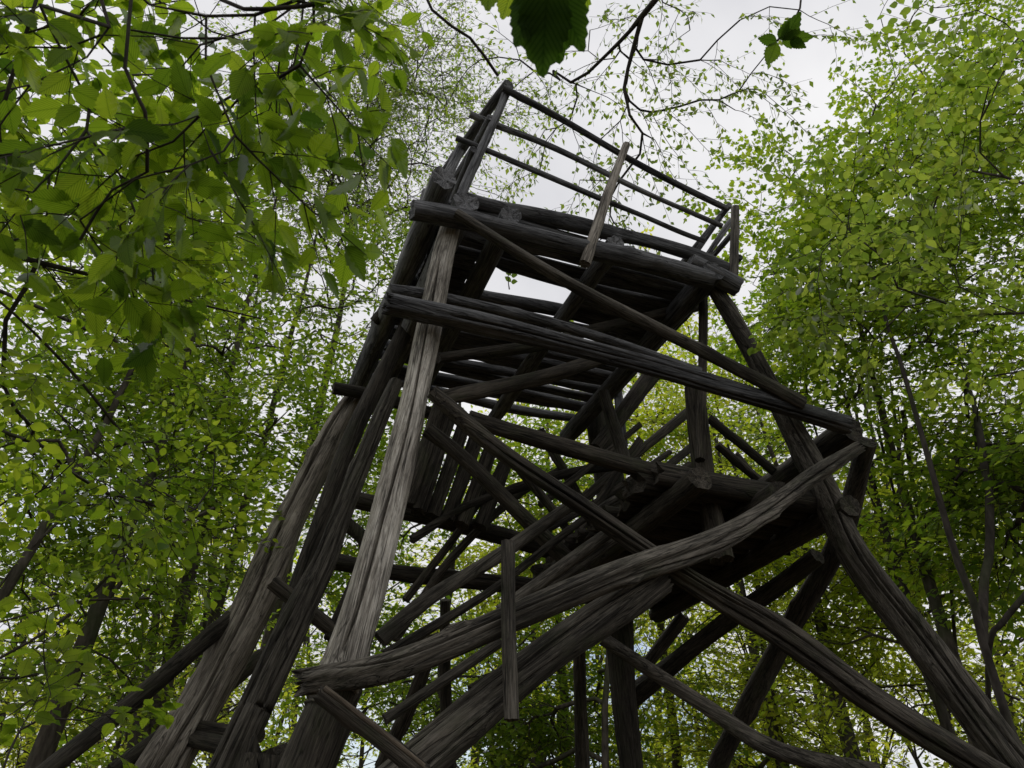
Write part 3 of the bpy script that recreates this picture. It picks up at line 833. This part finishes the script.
SP_NEAR = spray_set(11, 12, leaf=0.08, L=0.52, side=0.6, gap=0.85, flat=0.38, droop=0.14)
SP_MID = spray_set(12, 10, leaf=0.075, L=0.8, side=0.5, gap=0.75, flat=0.4, droop=0.2)
SP_SMALL = spray_set(13, 12, leaf=0.065, L=0.9, side=0.5, gap=0.75, flat=0.45, droop=0.1)
SP_BG = spray_set(16, 12, leaf=0.098, L=1.0, side=0.5, gap=0.58, flat=0.36, droop=0.1)
SP_FAR = spray_set(14, 8, leaf=0.11, L=1.3, side=0.5, gap=0.7, flat=0.5, droop=0.1)
SP_SPARSE = spray_set(15, 10, leaf=0.07, L=0.9, side=0.42, gap=1.05, flat=0.6, droop=0.5)

# ---- 1. broad-leaved tree beside the viewer on the left: big leaves hang into the top-left corner
near_px = [(40, 30, 1.5), (100, 60, 1.45), (150, 30, 1.3), (200, 70, 1.55), (255, 40, 1.4), (310, 20, 1.5), (315, 30, 1.45),
           (30, 110, 1.7), (90, 130, 1.6), (150, 150, 1.4), (200, 140, 1.5), (250, 110, 1.5), (300, 90, 1.5), (325, 50, 1.4), (290, 130, 1.6), (210, 175, 1.5),
           (60, 190, 1.5), (120, 200, 1.55), (190, 190, 1.25), (235, 160, 1.35), (80, 245, 1.3), (40, 260, 1.6), (120, 250, 1.6), (180, 240, 1.7),
           (20, 60, 1.9), (280, 80, 1.9), (130, 100, 2.0), (220, 20, 2.0), (300, 60, 2.1), (60, 150, 2.1), (10, 200, 1.8), (160, 80, 2.2),
           (240, 90, 2.3), (100, 20, 1.8), (335, -10, 1.9), (0, 150, 1.7), (200, 210, 2.2), (250, 130, 2.4), (240, 65, 1.9), (300, 60, 1.8), (210, 40, 2.0)]
pts = [at_s(x, y - 25, s * 1.05) for x, y, s in near_px]
def lf(bx, by, tx, ty, d, t, dd=0.0): return (at_s(bx, by, d), at_s(tx, ty, d + dd), t)
OVER = [(-2.1, 0.7, 3.1), (-1.2, 0.55, 3.45), (-0.3, 0.6, 3.6), (0.5, 0.75, 3.75), (1.2, 0.95, 3.9)]
extra = [lf(548, -20, 541, 78, .95, .0, .04), lf(550, -22, 584, 52, .97, .0, .03), lf(540, -20, 517, 50, .96, .0, .02), lf(546, -30, 560, 66, .99, .0, .03), lf(543, -30, 528, 64, .98, .0, .03), lf(490, -30, 487, 15, 1.05, .35), lf(515, -18, 500, 22, 1.3, .9), lf(585, -20, 566, 28, 1.3, .6),
         lf(777, 41, 757, 38, 2.4, .05), lf(777, 42, 766, 67, 2.4, .3), lf(782, 41, 812, 36, 2.4, .12), lf(783, 40, 800, 14, 2.4, .05), lf(780, 40, 788, 22, 2.4, .05), lf(790, 39, 806, 48, 2.4, .1),
         ([at_s(777, 41, 2.4), at_s(800, 8, 2.45), at_s(812, -60, 2.6), np.array([1.2, .95, 3.9])], .0025),
         ([at_s(547, -10, .95), at_s(530, -80, 1.1), np.array([-0.1, .62, 3.62])], .002),
         ([at_s(498, 76, 1.9), at_s(470, 38, 1.85), at_s(432, 10, 1.8), at_s(400, -60, 1.9), np.array([-.6, .58, 3.55])], .0028),
         ([at_s(147, 172, 1.5), at_s(145, 112, 1.45), at_s(125, 68, 1.45), at_s(131, 0, 1.5), at_s(120, -90, 1.7), np.array([-1.2, .55, 3.45])], .0028),
         ([at_s(80, 240, 1.5), at_s(112, 190, 1.5), at_s(147, 172, 1.5)], .0022),
         ([at_s(235, 38, 1.5), at_s(180, 38, 1.5), at_s(131, 30, 1.5)], .002),
         ([at_s(330, 2, 1.4), at_s(270, 9, 1.4), at_s(222, 0, 1.45), at_s(200, -60, 1.6), np.array([-.9, .56, 3.5])], .003),
         ([at_s(5, 100, 1.6), at_s(20, 50, 1.6), at_s(36, 0, 1.6), at_s(50, -80, 1.8), np.array([-1.4, .6, 3.4])], .003)]
tree('broadleaf_tree', 'nearest tree, large toothed leaves hanging across the upper left corner', 'tree',
     [(-2.3, 0.5, 0), (-2.25, 0.55, 1.5), (-2.1, 0.7, 3.2), (-1.9, 0.8, 5.0), (-1.8, 0.9, 7)], 0.12, pts=pts, sprays=SP_NEAR, leaf_kind='near', leaf_mat=LEAF_NEAR,
     bark=BARK_DARK, scale=(0.45, 0.75), outward=0.7, seed=4, tip=0.0016, clear=False, droop=0.06, roll=.22, first=0.3, reps=1, limbs=[OVER], limb_r=.03, extra=extra)
# ---- 2. left side, second layer
tree('broadleaf_tree', 'young tree left of the tower, mid-green leaves on arching boughs', 'tree',
     [(-3.4, 1.9, 0), (-3.4, 2.0, 2), (-3.25, 2.2, 4), (-3.0, 2.4, 6.5)], 0.09,
     blobs=[(at_s(60, 320, 3.9), (0.8, 0.8, 0.6), 1.2), (at_s(150, 370, 4.3), (0.8, 0.8, 0.6), 1), (at_s(240, 290, 4.7), (0.7, 0.7, 0.5), .9), (at_s(60, 450, 4.2), (.8, .8, .5), 1), (at_s(150, 450, 5), (.6, .8, .5), 1), (at_s(60, 200, 4), (.8, .8, .6), 1)],
     n=72, noise=.3, sprays=SP_MID, leaf_kind='mid', leaf_mat=LEAF_GREEN, bark=BARK_DARK, seed=5, tip=.0024, scale=(.6, 1.0), first=.25, extra=[([at_s(124, 436, 3.9), at_s(72, 372, 3.7), at_s(0, 302, 3.5), at_s(-60, 270, 3.5)], .0055)],
     limbs=[[(-3.2, 2.2, 4.0), (-2.2, 2.8, 4.1), (-1.3, 3.3, 4.2)]], limb_r=.02)
# ---- 3. left background trees
def bg_tree(label, px, py, Yd, height, crown, lean=(0, 0), r=.12, n=150, mat=None, seed=1, spr=None, kind='small', scale=(.9, 1.4), cr=(1.8, 1.8, 2.2), nb=5, first=.3, tint=(0, 1), group=None, noise=.0, bark=None, bare=0, tip=.006, fork=False, pts=None, twigs=()):
    """Tree whose trunk crosses the sight line (px, py) at distance Yd; crown blobs from (px, py, s) measurements."""
    r_ = ray(px, py); s = Yd / r_[1]; p = CAM + r_ * s
    b = np.array([p[0] - lean[0] * p[2], p[1] - lean[1] * p[2], 0])
    top = b + np.array([lean[0] * height, lean[1] * height, height])
    q = p + (top - p) * .45 + np.array([.15 * math.sin(seed * 3.3), .15 * math.cos(seed * 2.1), 0])
    blobs = [(at_s(*c[:3]), c[3] if len(c) > 3 else cr, c[4] if len(c) > 4 else 1.0) for c in crown]
    limbs = []
    if fork:
        limbs = [[p + (top - p) * .1, p + (top - p) * .3 + np.array([.5, .1, 0]), p + (top - p) * .7 + np.array([.9, .3, 0])]]
    return tree('broadleaf_tree', label, 'tree', [b, p, q, top], r, blobs=blobs, n=n, sprays=spr or SP_BG, leaf_kind=kind, leaf_mat=mat or LEAF_GREEN,
                bark=bark or BARK, seed=seed, scale=scale, first=first, tint=tint, group=group, noise=noise, limbs=limbs, bare=bare, tip=tip, pts=pts, extra=[([at_s(*q_) for q_ in w_], r_w) for w_, r_w in twigs])

bg_tree('forked tree at the lower left edge, its dark trunk splitting low down', 62, 690, 8.0, 9.5,
        [(40, 470, 8.5), (130, 480, 9), (70, 560, 8.6), (20, 600, 8), (150, 400, 9.5)], lean=(.04, .02), r=.14, n=95, noise=.6, seed=21, fork=True)
bg_tree('straight dark tree behind the leaning left raker', 180, 620, 9.5, 12,
        [(170, 440, 10), (220, 520, 10), (260, 420, 10.5), (190, 330, 11.5), (150, 560, 10)], lean=(.0, .0), r=.13, n=110, noise=.6, seed=22)
bg_tree('slanting tree close behind the brown outer post', 232, 560, 10.5, 13,
        [(270, 420, 11), (300, 340, 12), (250, 500, 11), (320, 260, 13)], lean=(.06, .0), r=.11, n=105, noise=.6, seed=23)
bg_tree('thick trunk leaning in from the far left edge', 12, 585, 7.0, 10,
        [(30, 400, 8), (0, 480, 7.5), (90, 420, 8.5), (30, 300, 9.5)], lean=(.22, .0), r=.07, n=75, noise=.6, twigs=[([(215, 508, 7.6), (160, 535, 7.5), (115, 570, 7.4), (60, 622, 7.2), (-10, 664, 7)], .014), ([(150, 598, 7.4), (75, 602, 7.2), (0, 622, 7)], .009), ([(138, 480, 7.5), (132, 535, 7.5), (115, 570, 7.4)], .006), ([(60, 520, 7.4), (20, 560, 7.2), (-10, 600, 7)], .01)], seed=24, tint=(0, .8))
bg_tree('tall small-leaved tree behind the left of the railing', 300, 480, 13, 17,
        [(330, 200, 15), (390, 150, 15.5), (300, 120, 15), (350, 80, 16), (420, 90, 16), (290, 260, 14)], lean=(.03, 0), r=.16, n=330, seed=25, mat=LEAF_OLIVE, spr=SP_SPARSE, cr=(2.0, 1.9, 1.9), scale=(1.3, 1.9))
bg_tree('bright yellow-green tree low behind the left rakers', 130, 690, 16, 8,
        [(120, 700, 16.5), (60, 730, 15), (200, 690, 17), (160, 620, 17)], r=.1, n=110, seed=26, mat=LEAF_YELLOW, cr=(1.9, 1.9, 1.4))
# ---- 4. behind the tower
bg_tree('tree filling the gaps behind the left rails of the stairs', 445, 690, 12, 11,
        [(430, 560, 13), (480, 520, 13), (400, 640, 12), (470, 640, 12), (440, 470, 13.5)], r=.1, n=150, noise=.6, seed=31, tint=(0, .8))
bg_tree('tree seen between the stair rails and the landing', 560, 700, 13.5, 12,
        [(560, 560, 14), (520, 600, 14), (600, 520, 14.5), (560, 680, 13), (640, 470, 14), (600, 620, 13.5)], mat=LEAF_YELLOW, r=.11, n=150, noise=.6, seed=32)
bg_tree('green tree below the stringer log, between the two thin posts', 600, 740, 11, 7,
        [(560, 730, 11.5), (520, 750, 11), (640, 740, 11.5), (480, 735, 11)], r=.08, n=90, noise=.4, seed=33, cr=(1.3, 1.3, .8))
bg_tree('tree with pale yellowish leaves seen through the upper braces', 655, 560, 14, 14,
        [(650, 400, 15), (720, 420, 15), (620, 460, 15), (690, 350, 16), (560, 440, 15)], r=.1, n=115, noise=.6, seed=34, mat=LEAF_YELLOW)
bg_tree('sparse thin tree showing sky behind the right braces', 745, 600, 12, 11,
        [(740, 450, 13), (780, 500, 13), (720, 540, 13)], r=.07, n=60, seed=35, lean=(-.05, 0))
# ---- 5. right side
bg_tree('large maple-like tree whose dense crown fills the upper right', 935, 600, 8.0, 10.2,
        [(800, 260, 9.8, (1.0, 1.4, 1.2), 1), (870, 210, 9.5, (1.3, 1.4, 1.4), 1.3), (950, 150, 9.8, (1.4, 1.4, 1.6), 1.3), (1010, 60, 10.5, (1.4, 1.4, 1.6), 1.1), (950, 300, 9, (1.3, 1.3, 1), 1), (830, 330, 9, (1.0, 1.3, 1.0), 1.1)],
        lean=(.03, .0), r=.10, n=330, seed=41, kind='maple', spr=SP_MID, scale=(.7, 1.15), tip=.005,
        pts=[at_s(x, y, 9.7) for x, y in ((735, 225), (745, 200), (762, 172), (785, 150), (750, 262), (770, 215), (790, 190), (765, 250), (880, 15), (800, 165))])
bg_tree('slim tree with several bare stems right of the grey post', 895, 560, 9.0, 9,
        [(880, 400, 10), (940, 430, 10), (990, 380, 10), (850, 470, 10.5)], r=.06, n=120, mat=LEAF_YELLOW, tint=(0, .7), bark=BARK_DARK, twigs=[([(878, 430, 9), (898, 510, 9), (915, 590, 9)], .013), ([(903, 410, 9.2), (912, 480, 9.1), (928, 560, 9), (945, 650, 9)], .022), ([(960, 420, 9.2), (950, 500, 9.1), (952, 600, 9), (960, 690, 9)], .02), ([(850, 455, 9.4), (872, 500, 9.3), (900, 560, 9.1)], .009)], seed=42, lean=(-.04, 0), fork=True, bare=.55)
bg_tree('thin tree at the right edge with a crooked bough', 1000, 690, 6.5, 8,
        [(1000, 520, 7.5), (960, 560, 7.5), (1020, 600, 7), (1010, 440, 8)], r=.05, n=90, noise=.5, bark=BARK_DARK, twigs=[([(1030, 590, 6.5), (1003, 622, 6.5), (989, 650, 6.5), (990, 780, 6.5)], .02), ([(960, 560, 6.9), (975, 600, 6.7), (992, 660, 6.5)], .008), ([(1020, 700, 6.4), (1000, 690, 6.5), (990, 668, 6.5)], .008)], seed=43, lean=(.0, 0), cr=(.9, 1.0, .9), fork=True)
bg_tree('mossy thick trunk standing behind the long front brace', 838, 690, 11, 9,
        [(830, 600, 12), (880, 560, 12), (800, 640, 12), (900, 640, 11.5)], r=.15, n=110, noise=.5, seed=44, lean=(-.06, 0), mat=LEAF_YELLOW, cr=(1.6, 1.6, 1.6))
bg_tree('leafy tree in the lower right corner beyond the grey post', 950, 740, 10, 9,
        [(900, 690, 10.5), (960, 660, 10.5), (1010, 720, 10), (860, 730, 10.5), (920, 600, 11)], r=.08, n=120, seed=45, mat=LEAF_YELLOW, tint=(0, .8), noise=.5)
bg_tree('twin-stemmed tree between the crossed braces', 770, 690, 12.5, 10,
        [(760, 640, 13), (720, 680, 13), (790, 720, 12.5), (690, 740, 12.5)], r=.09, n=100, seed=46, mat=LEAF_YELLOW, noise=.5, lean=(-.03, 0), fork=True)
bg_tree('olive-leaved young tree reaching in from the right', 1230, 420, 3.4, 4.6,
        [(980, 190, 4.6, (.6, .8, .5), 1), (900, 230, 4.6, (.5, .7, .5), 1), (860, 290, 4.6, (.4, .6, .4), .8), (1000, 300, 4.4, (.5, .7, .5), 1), (960, 110, 5, (.5, .7, .5), .8)],
        r=.045, n=28, seed=47, mat=LEAF_OLIVE, kind='mid', spr=SP_MID, scale=(.5, .8), tip=.003, first=.2)
# ---- 6. overhanging dead bough and sparse small leaves above the railing
tree('broadleaf_tree', 'tall sparse tree overhead, its dark bough hooked above the railing', 'tree',
     [(3.2, -1.5, 0), (3.1, -1.4, 4), (3.0, -1.0, 8), (3.0, -.6, 12)], 0.16,
     pts=[at_s(x, y, s) for x, y, s in ((600, 60, 8.2), (640, 110, 8), (600, 140, 8.2), (620, 180, 8), (570, 120, 8.4), (660, 60, 8), (690, 30, 8), (640, 20, 8.3), (720, 60, 7.7), (700, 100, 7.8), (740, 20, 7.5), (760, 90, 7.5), (540, 170, 8.6), (590, 30, 8.4), (560, 80, 8.6), (610, 215, 7.9), (770, 50, 7.3), (800, 10, 7.3), (520, 30, 8.8), (500, 110, 9), (480, 60, 9), (545, 130, 8.7), (630, 60, 8.1), (580, 180, 8.3), (665, 110, 7.9), (700, 60, 7.7), (735, 110, 7.5), (620, 20, 8.3), (655, 140, 7.9), (590, 90, 8.2), (520, 60, 8.8), (680, 10, 7.8), (620, 230, 7.9), (450, 100, 9.4), (600, 240, 8))],
     sprays=SP_SPARSE, leaf_kind='small', leaf_mat=LEAF_OLIVE, bark=BARK_DARK, seed=51, tip=.0055, scale=(.75, 1.1), clear=False, droop=.5, first=.5,
     limb_r=(.052, .014), limbs=[[(3.0, -1.0, 8), at_s(760, -160, 7.2), at_s(668, 0, 7.6), at_s(612, 62, 7.9), at_s(575, 92, 8.1), at_s(560, 80, 8.2)], [at_s(640, 25, 7.7), at_s(622, 90, 7.8), at_s(626, 120, 7.7)]])
tree('sapling', 'sapling with large light leaves at the lower left corner', 'sapling', [(-1.75, 2.9, 0), (-1.7, 2.85, 1.0), (-1.62, 2.75, 1.9)], .012,
     pts=[at_s(x, y, s_) for x, y, s_ in ((45, 670, 2.6), (80, 720, 2.6), (20, 730, 2.5), (70, 690, 2.8), (110, 750, 2.7), (30, 700, 2.9))], sprays=SP_NEAR, leaf_kind='near', leaf_mat=LEAF_NEAR,
     bark=BARK_DARK, seed=61, tip=.0016, scale=(.45, .7), clear=False, reps=1, first=.6, r1=.004, tint=(.35, 1))
sd_ = flr(.62, .70, zp + .1)
tree('seedling', 'tiny leafy seedling growing in the gap of the tower platform, against the sky', 'seedling', [sd_, sd_ + UP * .1, sd_ + UP * .3 + E1 * .02], .004, extra=[
     (sd_ + UP * z_, sd_ + UP * (z_ + .03) + (E1 * .05 + E2 * .01) * sg, .1) for z_ in (.08, .14, .19, .24, .28) for sg in (-1, 1)], leaf_kind='mid', leaf_mat=LEAF_OLIVE, bark=BARK_DARK, seed=62, clear=False, r1=.002)
# ---- 7. far wood behind everything
def far_wood():
    rg = np.random.default_rng(77)
    lv = Leaves(); tb = Tubes()
    for k in range(84):
        az = math.radians(-50 + 100 * (k + rg.random()) / 70); dist = 17 + 16 * rg.random()
        b = np.array([math.sin(az) * dist, math.cos(az) * dist, 0]); hgt = 7 + 6 * rg.random()
        T = np.array([b, b + [rg.normal() * .3, 0, hgt * .5], b + [rg.normal() * .7, 0, hgt]])
        T, _ = catmull(T, np.ones(3), 1.0)
        tb.add(T, np.linspace(.13 + .1 * rg.random(), .03, len(T)), 6)
        for c in range(19):
            h = hgt * (.25 + .8 * rg.random())
            p = np.array([b[0] + rg.normal() * 1.5, b[1] + rg.normal() * 1.5, h])
            k2 = int(np.clip(h / hgt * len(T) * .8, 0, len(T) - 1))
            tb.add(np.array([T[k2], (T[k2] + p) / 2 + [0, 0, .2], p]), [.035, .02, .01], 4)
            for rep in range(2):
                sp = SP_FAR[rg.integers(len(SP_FAR))]
                y = rg.normal(size=3); y[2] *= .35
                M = rot_to(y, rg.normal() * .3, rg); s = 1 + .5 * rg.random()
                lv.add(sp['p'] @ M.T * s + p, sp['d'] @ M.T, sp['n'] @ M.T, sp['s'] * s, np.clip(sp['t'] * .6 + .4 * rg.random(), 0, 1))
                tb.raw(sp['co'] @ M.T * s + p, sp['q'])
    z = np.zeros(3)
    w = link('woods', lv.mesh('small', z), LEAF_YELLOW)
    tag(w, 'far wood of bright green trees closing off the clearing', None, None, 'stuff')
    link('trunks', tb.mesh(z), BARK_DARK, w)
far_wood()
print('LEAVES', sum(n for _, n in STAT), STAT)
